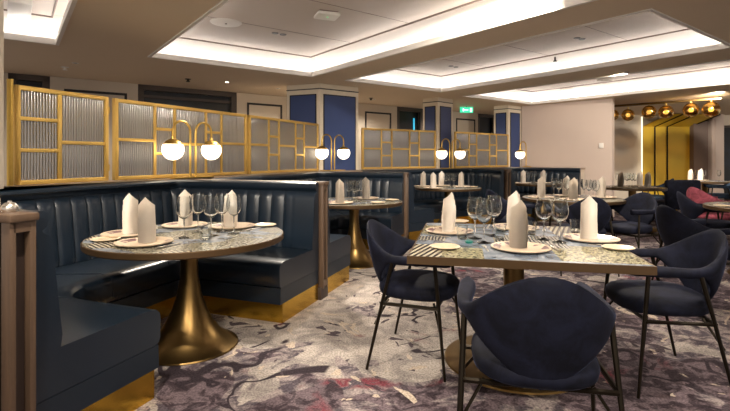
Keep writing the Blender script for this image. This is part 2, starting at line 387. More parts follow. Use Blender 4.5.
# ------------------------------------------------------------------ banquettes
def rounded(poly, radii, nst=26, narc=12):
    pts = [V2(p) for p in poly]; out = []; cur = pts[0]
    for i in range(1, len(pts) - 1):
        p, a, b = pts[i], (pts[i - 1] - pts[i]).normalized(), (pts[i + 1] - pts[i]).normalized()
        ang = a.angle(b); t = radii[i - 1] / math.tan(ang / 2); s, e = p + a * t, p + b * t
        out += [cur.lerp(s, k / nst) for k in range(nst)]
        out += [((1 - q) ** 2) * s + 2 * q * (1 - q) * p + q * q * e for q in [k / narc for k in range(narc)]]
        cur = e
    out += [cur.lerp(pts[-1], k / nst) for k in range(nst + 1)]
    return out
def offset_poly(poly, d):                          # shift to the right-hand side of travel
    pts = [V2(p) for p in poly]; L = []
    for a, b in zip(pts, pts[1:]):
        u = (b - a).normalized(); n = Vector((u.y, -u.x)); L.append((a + n * d, b + n * d, u))
    out = [L[0][0]]
    for (a0, b0, u0), (a1, b1, u1) in zip(L, L[1:]):
        cr = u0.x * u1.y - u0.y * u1.x; t = ((a1 - a0).x * u1.y - (a1 - a0).y * u1.x) / cr; out.append(a0 + u0 * t)
    out.append(L[-1][1]); return out
def sweep(Pq, Qq, D, prof, flute=None, ny=None):
    """rings of prof [(d,z,fl)] where d is the distance from path P towards Q (D apart)"""
    bm = B(); rings = []
    for i, (p, q) in enumerate(zip(Pq, Qq)):
        n = (q - p) / D; fl = flute[i] if flute else 0
        rings.append([bm.verts.new((p.x + n.x * (d + fl * k), p.y + n.y * (d + fl * k), z)) for d, z, k in prof])
    m = len(prof)
    for a, b in zip(rings, rings[1:]):
        for k in range(m): bm.faces.new([a[k], a[(k + 1) % m], b[(k + 1) % m], b[k]])
    bm.faces.new(rings[0][::-1]); bm.faces.new(rings[-1]); return bm
def banquette(poly, r_out, r_in, D, label, seatend=None):
    Pn = rounded(poly, r_out, 60, 40); inner = offset_poly(poly, D); Qn = rounded(inner, r_in, 60, 40)
    # unit-normal copy for the backrest
    N = []
    for i in range(len(Pn)):
        t = (Pn[min(i + 1, len(Pn) - 1)] - Pn[max(i - 1, 0)]).normalized(); N.append(Pn[i] + Vector((t.y, -t.x)))
    arc = [0]
    for a, b in zip(Pn, Pn[1:]): arc.append(arc[-1] + (b - a).length)
    L = arc[-1]; fl = []
    # resample finely so that the channels read
    step = .0165; k = max(8, int(L / step)); P2, N2, fl = [], [], []; j = 0
    for i in range(k + 1):
        s = L * i / k
        while j < len(arc) - 2 and arc[j + 1] < s: j += 1
        f = (s - arc[j]) / max(1e-6, arc[j + 1] - arc[j]); P2.append(Pn[j].lerp(Pn[j + 1], f)); N2.append(N[j].lerp(N[j + 1], f))
        edge = 1 if .2 < s < L - .2 else 0
        fl.append((abs(math.sin(PI * (s - .2) / .132)) ** .45 * .026) if edge else .026)
    r = thing('banquette', label, 'banquette', (Pn[0].x, Pn[0].y, 0), group='navy leather banquettes')
    prof = [(0, .42, 0), (0, 1.03, 0), (.004, 1.046, 0), (.02, 1.055, 0), (.04, 1.054, 0), (.06, 1.040, 0), (.064, 1.015, 0), (.054, .985, 0), (.036, .972, 0), (.036, .962, .25), (.045, .945, .9), (.058, .90, 1), (.072, .75, 1), (.088, .6, 1), (.098, .52, 1), (.096, .47, .8), (.07, .435, 0)]
    obj('backrest', sweep(P2, N2, 1.0, prof, fl), 'leather', r, world=True)
    sp = [(.0, .275, 0), (.0, .44, 0), (.1, .468, 0), (D - .08, .472, 0), (D - .03, .462, 0), (D - .006, .44, 0), (D, .41, 0), (D - .002, .31, 0), (D - .012, .285, 0), (D - .03, .275, 0)]
    obj('seat_cushion', sweep(Pn, Qn, D, sp), 'leather', r, world=True)
    ap = [(.005, .15, 0), (.005, .272, 0), (D - .016, .272, 0), (D - .012, .15, 0)]
    obj('seat_base', sweep(Pn, Qn, D, ap), 'leather_dark', r, world=True)
    pl = [(.01, 0, 0), (.01, .15, 0), (D - .045, .15, 0), (D - .045, 0, 0)]
    obj('kick_plate', sweep(Pn, Qn, D, pl), 'gold_plate', r, smooth=False, world=True)
    # seams across the seat
    n = len(Pn)
    for f in (.26, .42, .6, .76):
        bm = B(); i = int(n * f); p, q = Pn[i], Qn[i]; d = (q - p) / D
        tube(bm, [(p.x + d.x * .1, p.y + d.y * .1, .470), (p.x + d.x * (D - .08), p.y + d.y * (D - .08), .4735), (p.x + d.x * (D - .004), p.y + d.y * (D - .004), .444), (p.x + d.x * (D + .001), p.y + d.y * (D + .001), .31)], .004, 5)
        obj('seam', bm, 'leather_dark', r, world=True)
    return r
U1 = Vector((.342, .94)); Vw = Vector((-.94, .342))
N0 = Vector((-1.345, 1.815)); N1 = Vector((-.385, 4.25)); Nn2 = Vector((.61, 7.0)); N3 = Vector((2.78, 9.1))
def uv(N, u, v): return N + U1 * u + Vw * v
b1 = [uv(N0, .065, .01), uv(N0, .065, 1.52), uv(N0, 2.55, 1.52), uv(N0, 2.55, .0)]
b1[3] = N1 - U1 * .065 + Vw * .01
banquette([tuple(p) for p in b1], [.62, .2], [.34, .12], .68, 'navy channelled leather banquette around the nearest round table, left foreground')
b2 = [N1 + U1 * .065 + Vw * .01, N1 + U1 * .065 + Vw * 1.42, Nn2 - U1 * .065 + Vw * 1.42, Nn2 - U1 * .065 + Vw * .01]
banquette([tuple(p) for p in b2], [.3, .2], [.1, .1], .65, 'navy leather banquette of the second booth, just behind the first wooden divider')
b3 = [(.66, 7.07), (-.25, 8.15), (2.25, 9.93), (2.68, 9.04)]
banquette(b3, [.3, .2], [.1, .1], .58, 'navy leather banquette of the third booth, in front of the two blue columns')
b4 = [(2.87, 9.17), (2.45, 10.07), (3.62, 10.9), (4.62, 10.02)]
banquette(b4, [.2, .2], [.1, .1], .55, 'farthest navy leather banquette, against the blush partition wall')
# banquette beyond the near divider (only its end shows at the left edge)
def divider(N, d, L, label, z=1.055, th=.10):
    d = d.normalized(); n = Vector((-d.y, d.x)); ang = math.atan2(d.y, d.x)
    r = thing('booth_divider', label, 'divider', (N.x, N.y, 0), ang, 'wooden booth dividers')
    bm = B(); box(bm, (L / 2 + .02, 0, (z - .04) / 2 + .0), (L - .04, th * .9, z - .04)); obj('panel', bm, 'wood_dark', r, smooth=False)
    bm = B(); box(bm, (L / 2 - .02, 0, z - .015), (L + .04, th + .012, .03), bev=.004); obj('cap_rail', bm, 'wood', r)
    bm = B()
    for s in (-1, 1): box(bm, (-.005, s * (th / 2 - .012), z / 2 + .04), (.05, .024, z - .11), bev=.003)
    box(bm, (-.005, 0, z - .05), (.05, th - .03, .04)); box(bm, (-.005, 0, .14), (.05, th - .03, .05))
    obj('end_frame', bm, 'wood', r)
    bm = B(); box(bm, (.02, 0, z / 2 + .05), (.03, th - .048, z - .2)); obj('end_inset', bm, 'wood_dark', r, smooth=False)
    bm = B(); box(bm, (.10, 0, .055), (.24, th + .05, .11), bev=.004); obj('plinth', bm, 'wood_dark', r)
    return r
divider(N0, Vw, 1.48, 'wooden booth divider end at the left edge of the picture, the nearest')
divider(N1, Vw, 1.40, 'wooden booth divider with fluted leather, right of the nearest round table')
divider(Nn2, Vw, 1.38, 'dark wooden booth divider between the second and third booths')
divider(N3, Vector((-.43, .9)), .93, 'farthest dark wooden booth divider, behind the square table')
# low wall carrying the ledge, in front of and under the screens
SC = [(-2.70, 3.60), (-2.39, 4.36), (-1.55, 6.08), (-.785, 7.75), (-.06, 8.75), (1.458, 9.72), (1.91, 9.98), (3.42, 11.2)]
lead = [tuple(uv(N0, -.1, 1.53)), tuple(uv(N0, 2.58, 1.53)), tuple(N1 + U1 * 1.4 + Vw * 1.43), tuple(Nn2 - U1 * .0 + Vw * 1.43), (-.36, 7.52), (-.04, 7.88), (-.28, 8.17), (2.26, 9.98), (3.60, 10.92), (4.62, 10.05), (4.86, 10.32)]
bm = B(); poly = lead + [(3.87, 11.40), (3.44, 11.22), (1.90, 10.06), (1.86, 10.12), (1.53, 9.80), (-.085, 8.79), (-.10, 8.47), (-.76, 7.965), (-.83, 7.79), (-1.59, 6.13), (-2.43, 4.41), (-2.74, 3.65), (-2.80, 3.34), (-2.44, 3.08), (-2.5, 2.86), (-3.0, 2.9)]
t = bmesh.new(); vs_ = [t.verts.new((x, y, 1.02)) for x, y in poly]; f = t.faces.new(vs_)
ex = bmesh.ops.extrude_face_region(t, geom=[f]); bmesh.ops.translate(t, vec=(0, 0, .035), verts=[e for e in ex['geom'] if isinstance(e, bmesh.types.BMVert)])
bmesh.ops.triangulate(t, faces=t.faces[:]); merge(bm, t)
o = obj('ledge', bm, 'ledge', smooth=False); tag(o, 'long wooden ledge running along the top of the banquettes under the brass screens', 'ledge')
bm = B()
for a, b in zip(lead, lead[1:]): wallbox(bm, a, b, .05, 0, 1.02, off=.02)
struct('wall_low', bm, 'wall_warm', label='low wall behind the banquettes')

# ------------------------------------------------------------------ brass screens with reeded glass
def screen(a, b, cells, label, z0=1.06, z1=1.835):
    a, b = V2(a), V2(b); d = b - a; L = d.length; ang = math.atan2(d.y, d.x)
    r = thing('glass_screen', label, 'screen', (a.x, a.y, 0), ang, 'brass screens with reeded glass')
    tot = sum(c[0] for c in cells); fw = .036; bm = B()
    box(bm, (L / 2, 0, z0 + fw / 2), (L, .045, fw), bev=.004); box(bm, (L / 2, 0, z1 - fw / 2), (L, .045, fw), bev=.004)
    box(bm, (fw / 2, 0, (z0 + z1) / 2), (fw, .047, z1 - z0), bev=.004); box(bm, (L - fw / 2, 0, (z0 + z1) / 2), (fw, .047, z1 - z0), bev=.004)
    obj('frame', bm, 'brass_frame', r)
    x = 0; bars = B(); gl = bmesh.new(); uvl = gl.loops.layers.uv.new('UVMap')
    for i, (cw, hs) in enumerate(cells):
        x1 = x + cw / tot * L
        if i: box(bars, (x, 0, (z0 + z1) / 2), (.03, .038, z1 - z0 - .02), bev=.003)
        for h in hs: box(bars, ((x + x1) / 2, 0, z0 + (z1 - z0) * h), (x1 - x - .02, .036, .03), bev=.003)
        x = x1
    for y in (-.006, .006):
        vv = [gl.verts.new(p) for p in ((.02, y, z0 + .02), (L - .02, y, z0 + .02), (L - .02, y, z1 - .02), (.02, y, z1 - .02))]
        f = gl.faces.new(vv if y < 0 else vv[::-1])
        for lp in f.loops: lp[uvl].uv = (lp.vert.co.x, lp.vert.co.z)
    obj('glazing_bars', bars, 'brass_frame', r)
    me = bpy.data.meshes.new('reeded_glass'); gl.to_mesh(me); gl.free(); me.materials.append(M['reeded']); g = bpy.data.objects.new('reeded_glass', me); C.objects.link(g); g.parent = r
    bm = B()
    for z in (z0 + .12, z1 - .12): tube(bm, [(L + .012, 0, z - .03), (L + .012, 0, z + .03)], .012, 8)
    obj('hinge', bm, 'brass', r)
    return r
Wc, Nc = (1.35, (.5,)), (.75, (.33, .66))
screen(SC[0], (-2.392, 4.34), [(.85, (.35, .67)), (1.1, (.44,))], 'leftmost brass screen of two columns of reeded glass panes')
screen((-2.375, 4.42), SC[2], [Wc, Nc, (1.35, (.47,)), Nc, Wc], 'brass reeded glass screen behind the nearest table lamp')
screen((-1.53, 6.12), SC[3], [Wc, Nc, Wc, Nc, Wc], 'brass reeded glass screen meeting the nearest blue column')
screen(SC[4], SC[5], [Wc, Nc, Wc, Nc, Wc], 'brass reeded glass screen between the first and second blue columns')
screen(SC[6], SC[7], [Wc, Nc, Wc, Nc, Wc], 'farthest brass reeded glass screen, between the second and third blue columns')
bm = B(); tube(bm, [(-2.70, 3.56, 1.06), (-2.70, 3.56, 1.87)], .022, 8); tag(obj('brass_post', bm, 'brass'), 'upright brass post beside the cream pillar at far left', 'post')

# ------------------------------------------------------------------ table lamps
def lamp(px, Y, ang, label, arms=(-1, 1), z=1.056):
    r = thing('table_lamp', label, 'lamp', ((px - 365) * Y / F, Y, z), ang, 'twin globe table lamps')
    bm = B(); w = .5 if len(arms) == 2 else .2
    box(bm, (0, 0, .009), (w, .09, .018), bev=.005); obj('base_plate', bm, 'brass', r)
    for s in arms:
        bm = B(); pts = [(s * .035, 0, .01), (s * .035, 0, .3), (s * .035, 0, .47)]
        for k in range(1, 13):
            a = PI * k / 12; pts.append((s * (.142 - .107 * math.cos(a)), 0, .49 + .107 * math.sin(a)))
        pts.append((s * .249, 0, .42)); tube(bm, pts, .0115, 8); obj('stem', bm, 'brass', r)
        c = (s * .249, 0, .30); R = .108
        bm = B(); lathe(bm, [(R * math.cos(a), R * math.sin(a)) for a in [(-90 + 120 * k / 16) * PI / 180 for k in range(17)]][::1] + [(0, R * .52)], 28, c)
        gl = obj('globe', bm, 'globe', r)
        bm = B(); lathe(bm, [(R * 1.015 * math.cos(a), R * 1.015 * math.sin(a)) for a in [(30 + 60 * k / 8) * PI / 180 for k in range(8)]] + [(.02, R * 1.02), (.016, R * 1.25), (0, R * 1.25)], 28, c)
        obj('cap', bm, 'brass', r)
    return r
lamp(193, 4.98, math.radians(60), 'nearest twin globe brass lamp, on the ledge behind the nearest round table')
lamp(333, 7.74, math.radians(48), 'twin globe brass lamp in front of the widest blue column')
lamp(451, 9.42, math.radians(33), 'twin globe brass lamp in front of the second blue column')
lamp(527, 11.08, math.radians(33), 'single globe brass lamp at the end of the ledge by the blush wall', arms=(-1,))

# ------------------------------------------------------------------ chairs
def make_chair(label, loc, rz, mat='velvet'):
    t = thing('dining_chair', label, 'chair', loc, rz, 'dining chairs')     # faces local +Y
    # plan path from left arm tip round the back to right arm tip
    pts = []; Rx, Ry = .278, .27
    path = [(-.252, .285), (-.268, .12)] + [(-Rx * math.cos(a), -.02 - Ry * math.sin(a)) for a in [PI * k / 16 for k in range(17)]] + [(.268, .12), (.252, .285)]
    P = [Vector(p) for p in path]; cum = [0]
    for a, b in zip(P, P[1:]): cum.append(cum[-1] + (b - a).length)
    L = cum[-1]; n = 56; rings = []; bm = B(); j = 0
    for i in range(n + 1):
        s = L * i / n
        while j < len(P) - 2 and cum[j + 1] < s: j += 1
        p = P[j].lerp(P[j + 1], (s - cum[j]) / (cum[j + 1] - cum[j])); d = P[j + 1] - P[j]
        s0 = abs(2 * s / L - 1)
        nrm = Vector((-p.x * 1.0, -(p.y + .02))) if p.y < -.02 else Vector((-1 if p.x > 0 else 1, 0)); nrm.normalize()
        e = min(1, s0 / .52); sm = e * e * (3 - 2 * e)
        zt = .86 - .172 * sm + .012 * max(0, (s0 - .6) / .4)
        eb = min(1, s0 / .46); sb = eb ** 1.6; sb = sb * (1.25 - .25 * sb)
        zb = .405 + (.635 - .405) * sb; h = max(.047, zt - zb)
        if s0 > .94: k = (s0 - .94) / .06; h *= math.sqrt(max(.05, 1 - k * k * .95))
        th = .044 + .030 * max(0, min(1, (s0 - .45) / .35))
        if s0 > .94: th *= math.sqrt(max(.08, 1 - ((s0 - .94) / .06) ** 2 * .95))
        ring_ = []; m = 20
        for q in range(m):
            a = 2 * PI * q / m; ca, sa = math.cos(a), math.sin(a)
            ex = .75 if h > .1 else .9
            oz = math.copysign(abs(sa) ** ex, sa) * h / 2; on = math.copysign(abs(ca) ** .8, ca) * th / 2
            z = zt - h / 2 + oz; dep = (zt - z)
            tuck = .10 * (max(0, dep) / .46) ** 1.4 - .03 * (1 - dep / .46) * (1 - sm)
            ring_.append(bm.verts.new((p.x + nrm.x * (on + tuck), p.y + nrm.y * (on + tuck), z)))
        rings.append(ring_)
    for a, b in zip(rings, rings[1:]):
        for k in range(20): bm.faces.new([a[k], a[(k + 1) % 20], b[(k + 1) % 20], b[k]])
    bm.faces.new(rings[0][::-1]); bm.faces.new(rings[-1]); obj('backrest', bm, mat, t)
    # seat cushion: superellipse, domed
    bm = B(); prof = [(0, .415), (.6, .412), (.9, .415), (.975, .43), (1.0, .455), (.985, .478), (.93, .494), (.8, .506), (.5, .514), (0, .517)]
    rr = []
    for k_, z in prof:
        if k_ == 0: rr.append([bm.verts.new((0, .02, z))]); continue
        rr.append([])
        for q in range(36):
            a = 2 * PI * q / 36; ca, sa = math.cos(a), math.sin(a)
            rr[-1].append(bm.verts.new((math.copysign(abs(ca) ** .72, ca) * .245 * k_, .02 + math.copysign(abs(sa) ** .72, sa) * .25 * k_, z)))
    for a, b in zip(rr, rr[1:]):
        for k in range(36):
            q = (k + 1) % 36
            if len(a) == 1: bm.faces.new([a[0], b[k], b[q]])
            elif len(b) == 1: bm.faces.new([a[k], b[0], a[q]])
            else: bm.faces.new([a[k], b[k], b[q], a[q]])
    obj('seat', bm, mat, t)
    for s in (-1, 1):
        bm = B(); tube(bm, [(s * .268, .17, .66), (s * .300, .235, .0)], .0125, 8, .0085); obj('leg', bm, 'black', t)
        bm = B(); tube(bm, [(s * .275, -.08, .66), (s * .285, -.14, .42), (s * .305, -.235, .0)], .0125, 8, .0085); obj('leg', bm, 'black', t)
    bm = B()
    for s in (-1, 1):
        tube(bm, [(s * .282, -.145, .40), (s * .282, .195, .40)], .011, 6)
        tube(bm, [(s * .20, -.13, .405), (s * .288, -.19, .27)], .007, 6); tube(bm, [(s * .20, .15, .405), (s * .29, .205, .27)], .007, 6)
    for y in (-.15, .18): tube(bm, [(-.282, y, .40), (.282, y, .40)], .0115, 6)
    obj('seat_frame', bm, 'black', t)
    return t
ch = make_chair('navy velvet dining chair at the left end of the square table, facing right', (.335, 3.02, 0), math.radians(-20 - 90))
def chair(x, y, deg, label, src=ch): return dup(src, (x, y, 0), math.radians(deg - 90), label)
chair(.69, 1.93, 79, 'nearest navy velvet dining chair, its back to the viewer at the square table')
chair(1.72, 2.74, 172, 'navy velvet dining chair at the right end of the square table, facing left')
chair(2.93, 4.12, 4, 'navy velvet dining chair with a high rounded back, side on behind the right end chair')
chair(2.42, 5.25, 88, 'navy velvet chair tucked under the round table behind the square one, back to viewer')
chair(3.08, 5.5, 205, 'navy velvet dining chair facing left at the right side of the middle round table')
chair(1.93, 6.15, 10, 'navy velvet chair left of the middle round table, mostly hidden by napkins')
chair(4.2, 5.72, -20, 'navy velvet dining chair at right edge, in front of the pink chair')

pk = make_chair('pink velvet dining chair at the right edge of the picture', (4.95, 6.65, 0), math.radians(5 - 90), 'velvet_pink')
sl = make_chair('slate blue chair with a pale rim, by the far long table', (5.95, 9.6, 0), math.radians(160 - 90), 'velvet_slate')
chair(7.6, 10.0, 150, 'slate blue chair in front of the far right table, under the dark doorway', src=sl)
# navy settee in the middle distance
r = thing('settee', 'low navy upholstered settee standing in front of the gold wall panels', 'settee', (5.80, 8.55, 0), math.radians(4))
bm = B(); box(bm, (0, 0, .60), (.66, .10, .54), bev=.04); obj('backrest', bm, 'velvet', r)
bm = B(); box(bm, (0, .3, .40), (.64, .56, .14), bev=.04); obj('seat', bm, 'velvet', r)
for s in (-1, 1):
    for y in (.02, .52): bm = B(); tube(bm, [(s * .28, y, .36), (s * .30, y, 0)], .013, 8, .009); obj('leg', bm, 'brass', r)

# ------------------------------------------------------------------ tables
def round_table(x, y, R, label, foot='trumpet', zt=.75, group='round dining tables'):
    r = thing('round_table', label, 'table', (x, y, 0), 0, group)
    bm = B(); lathe(bm, [(0, zt - .03), (R - .012, zt - .03), (R - .008, zt), (0, zt)], 72); obj('tabletop', bm, 'tabletop', r)
    bm = B(); lathe(bm, [(R - .03, zt - .032), (R - .006, zt - .040), (R, zt - .034), (R + .001, zt - .004), (R - .004, zt + .001), (R - .009, zt)], 72); obj('rim', bm, 'edge', r)
    bm = B()
    if foot == 'trumpet':
        lathe(bm, [(0, 0), (.315, 0), (.322, .006), (.318, .014), (.27, .035), (.21, .085), (.155, .16), (.108, .26), (.078, .36), (.060, .47), (.056, .55), (.066, .66), (.09, .715), (0, .718)], 48)
    else:
        lathe(bm, [(0, 0), (.40, 0), (.405, .006), (.40, .014), (.30, .035), (.15, .055), (.075, .075), (.065, .10), (.06, .40), (.065, .70), (.10, .718), (0, .72)], 48)
    obj('pedestal', bm, 'bronze', r)
    return r
T1 = (-1.19, 3.17); T2 = (-.13, 5.66); T3 = (1.47, 8.3); T4 = (3.6, 9.68); T5 = (2.70, 6.1); T6 = (4.35, 4.97); T7 = (4.77, 8.35); T8 = (7.7, 10.6)
round_table(*T1, .63, 'nearest round table with patterned top and bronze trumpet foot, in the left booth')
round_table(*T2, .58, 'round table with trumpet foot in the second booth')
round_table(*T3, .58, 'round table in the third booth, below the second blue column')
round_table(*T4, .6, 'round table in the farthest booth, in front of the blush wall')
round_table(*T5, .62, 'round table directly behind the square table', 'disc')
round_table(*T6, .62, 'round table cut by the right edge of the picture', 'disc')
round_table(*T7, .53, 'far round table left of the settee with gold disc foot', 'disc')
round_table(*T8, .5, 'farthest right table under the cream pilaster', 'disc')
# square table
TA = math.radians(-12.0); TS = (.945, 3.0)
r = thing('square_table', 'large square table in the foreground with patterned top and bronze edge', 'table', (TS[0], TS[1], 0), TA)
hx, hy = .60, .655
bm = B(); box(bm, (0, 0, .738), (2 * hx - .02, 2 * hy - .02, .026)); obj('tabletop', bm, 'square_top', r, smooth=False)
bm = B()
for s in (-1, 1):
    box(bm, (0, s * (hy - .006), .729), (2 * hx, .012, .042)); box(bm, (s * (hx - .006), 0, .729), (.012, 2 * hy - .024, .042))
obj('edge_band', bm, 'edge', r, smooth=False)
bm = B(); lathe(bm, [(0, 0), (.42, 0), (.428, .006), (.424, .016), (.30, .032), (.16, .045), (.085, .06), (.065, .09), (.06, .40), (.065, .68), (.12, .708), (0, .71)], 56, (.0, -.08, 0)); obj('pedestal', bm, 'bronze', r)
bm = B(); box(bm, (0, 0, .716), (.7, .7, .014)); obj('mounting_plate', bm, 'black', r, smooth=False)

# ------------------------------------------------------------------ tableware
ZT = .751
def make_napkin(label, loc, rz):
    r = thing('napkin', label, 'napkin', loc, rz, 'folded white napkins')
    lay = [(.0, .278, .050, 0), (.013, .246, .048, .35), (.025, .212, .046, .6)]
    for k, (off, H, hw, sl) in enumerate(lay):
        bm = B(); nx, nz = 12, 14; fr = []
        for i in range(nx + 1):
            u = -1 + 2 * i / nx; top = H - .052 * abs(u); x = u * hw; col_ = []
            for q in range(nz + 1):
                z = top * q / nz; wd = 1 - .06 * (z / H)
                yy = -off + .030 * (u * u) + .010 * math.sin(z * 18 + k)
                col_.append(bm.verts.new((x * wd * (1.03 if z < .1 else 1), yy, z)))
            fr.append(col_)
        for a, b in zip(fr, fr[1:]):
            for q in range(nz): bm.faces.new([a[q], a[q + 1], b[q + 1], b[q]])
        bmesh.ops.solidify(bm, geom=bm.faces[:], thickness=.004)
        obj('napkin_fold' if k else 'napkin_back', bm, 'napkin', r)
    return r
def make_charger(label, loc):
    bm = B(); lathe(bm, [(0, .004), (.10, .004), (.113, .006), (.148, .014), (.162, .018), (.165, .016), (.160, .010), (.12, .0), (0, 0)], 48)
    o = obj('charger_plate', bm, 'charger'); o.location = loc; return tag(o, label, 'plate', 'charger plates')
def make_side(label, loc):
    bm = B(); lathe(bm, [(0, .004), (.05, .004), (.062, .008), (.084, .014), (.087, .012), (.06, .0), (0, 0)], 36)
    o = obj('side_plate', bm, 'china'); o.location = loc; return tag(o, label, 'plate', 'bread plates')
def make_wine(label, loc):
    r = thing('wine_glass', label, 'glass', loc, 0, 'stemmed wine glasses')
    bm = B(); lathe(bm, [(.004, .105), (.018, .112), (.034, .13), (.042, .155), (.043, .18), (.038, .21), (.032, .236), (.031, .236), (.037, .21), (.0415, .18), (.0405, .155), (.033, .132), (.017, .115), (0, .109)], 24); obj('bowl', bm, 'glass', r)
    bm = B(); lathe(bm, [(0, 0), (.036, .0), (.037, .002), (.02, .005), (.006, .010), (.0038, .03), (.0036, .09), (.006, .108), (0, .11)], 20); obj('stem', bm, 'glass', r)
    for q in r.children: q.data.transform(Matrix.Diagonal((1.2, 1.2, 1.14, 1)))
    return r
def make_tumbler(label, loc):
    bm = B(); lathe(bm, [(0, 0), (.029, 0), (.031, .01), (.037, .09), (.0355, .09), (.0295, .012), (0, .01)], 24)
    o = obj('tumbler', bm, 'glass'); o.location = loc; return tag(o, label, 'glass', 'clear tumblers')
def make_fork(label, loc, rz):
    bm = B(); box(bm, (0, -.04, .004), (.007, .11, .003), bev=.001); box(bm, (0, .03, .006), (.018, .03, .003), bev=.001)
    for k in (-1.5, -.5, .5, 1.5): box(bm, (k * .0055, .065, .005), (.0026, .045, .002))
    o = obj('fork', bm, 'steel'); o.location = loc; o.rotation_euler.z = rz; return tag(o, label, 'cutlery', 'forks')
def make_knife(label, loc, rz):
    bm = B(); box(bm, (0, -.055, .005), (.011, .09, .006), bev=.002); prism(bm, [(-.006, -.01), (.007, -.01), (.008, .08), (.002, .11), (-.006, .09)], .003, .006)
    o = obj('knife', bm, 'steel'); o.location = loc; o.rotation_euler.z = rz; return tag(o, label, 'cutlery', 'table knives')
PROTO = {}
def put(kind, loc, rz, label, group=None):
    mk = {'napkin': lambda: make_napkin(label, loc, rz), 'charger': lambda: make_charger(label, loc), 'side': lambda: make_side(label, loc), 'wine': lambda: make_wine(label, loc), 'tumbler': lambda: make_tumbler(label, loc), 'fork': lambda: make_fork(label, loc, rz), 'knife': lambda: make_knife(label, loc, rz)}
    if kind not in PROTO: o = PROTO[kind] = mk[kind]()
    else: o = dup(PROTO[kind], loc, rz, label)
    if group: o['group'] = group
    return o
def setting(x, y, cx, cy, where, full=True, nrz=None, side=None, z=ZT, grp=None):
    """place setting whose diner sits outside (x,y) looking at the table centre (cx,cy)"""
    d = Vector((cx - x, cy - y)).normalized(); n = Vector((d.y, -d.x)); rz = math.atan2(d.y, d.x) - PI / 2
    put('charger', (x, y, z), 0, 'patterned charger plate ' + where)
    put('napkin', (x + d.x * .01, y + d.y * .01, z + .005), nrz if nrz is not None else math.radians(random.uniform(-12, 12)), 'standing folded white napkin ' + where)
    if full:
        for k, off in (('fork', -.195), ('knife', .195)):
            put(k, (x + n.x * off, y + n.y * off, z), rz, k + ' beside the charger plate ' + where)
    if side is not None:
        put('side', (x + n.x * side[0] + d.x * side[1], y + n.y * side[0] + d.y * side[1], z), 0, 'small bread plate beside the setting ' + where)
# square table
setting(.59, 3.27, TS[0], TS[1], 'at the left side of the square table', nrz=math.radians(30), side=None)
setting(.885, 2.66, TS[0], TS[1] + .3, 'at the front edge of the square table', nrz=math.radians(5))
setting(1.11, 3.45, TS[0], TS[1], 'at the back edge of the square table', nrz=math.radians(8))
setting(1.43, 2.96, TS[0], TS[1], 'at the right side of the square table', nrz=math.radians(-20))
x, y, z = at(445, 248, ZT); put('side', (x, y, ZT), 0, 'bread plate at the front left corner of the square table')
x, y, z = at(458, 222, ZT); put('side', (x, y, ZT), 0, 'bread plate at the back left corner of the square table')
x, y, z = at(618, 249, ZT); put('side', (x - .0, y, ZT), 0, 'bread plate at the front right corner of the square table')
for px, Y, lb in ((475, 3.02, 'leftmost tall'), (494, 3.12, 'third from left tall'), (484, 2.86, 'second from left shorter'), (544, 2.98, 'left of the two right hand'), (560, 2.88, 'rightmost')):
    put('wine', ((px - 365) * Y / F, Y, ZT), 0, lb + ' wine glass on the square table', 'wine glasses on the square table')
for px, Y, lb in ((531, 3.16, 'clear tumbler between napkin and wine glasses on the square table'), (500, 2.98, 'clear tumbler left of the front napkin on the square table'), (462, 3.0, 'clear tumbler beside the left charger plate on the square table'), (575, 3.25, 'clear tumbler behind the right charger plate on the square table')):
    put('tumbler', ((px - 365) * Y / F, Y, ZT), 0, lb)
# salt dish with teal patch
bm = B(); lathe(bm, [(0, 0), (.022, 0), (.026, .012), (.02, .014), (0, .008)], 20); x, y, z = at(469, 243, ZT); o = obj('butter_dish', bm, 'teal'); o.location = (x, y, ZT); tag(o, 'tiny teal dish near the front left of the square table', 'dish')
# first booth table
for (x, y, w_, sd, nz) in ((-1.335, 2.83, 'at the front of the nearest round table', None, -8), (-1.60, 3.16, 'at the left of the nearest round table', None, -10), (-1.37, 3.56, 'at the back left of the nearest round table', None, -5), (-.99, 3.50, 'at the back right of the nearest round table', None, 12)):
    setting(x, y, *T1, w_, nrz=math.radians(nz + 20))
x, y, z = at(105, 239.5, ZT); put('side', (x + .02, y - .03, ZT), 0, 'bread plate at the left tip of the nearest round table')
x, y, z = at(265, 226, ZT); put('side', (x, y, ZT), 0, 'bread plate at the right tip of the nearest round table')
for px, Y, lb in ((184, 3.05, 'leftmost'), (198, 3.3, 'second from left, tallest'), (211, 3.12, 'middle'), (222, 3.3, 'fourth from left'), (234, 3.22, 'rightmost, in front of a napkin')):
    put('wine', ((px - 365) * Y / F, Y, ZT), 0, 'wine glass on the nearest round table, ' + lb, 'wine glasses on the nearest round table')
put('tumbler', ((146 - 365) * 3.3 / F, 3.3, ZT), 0, 'clear tumbler between two napkins on the nearest round table')
put('tumbler', ((205 - 365) * 2.98 / F, 2.98, ZT), 0, 'clear tumbler in front of the wine glasses on the nearest round table')
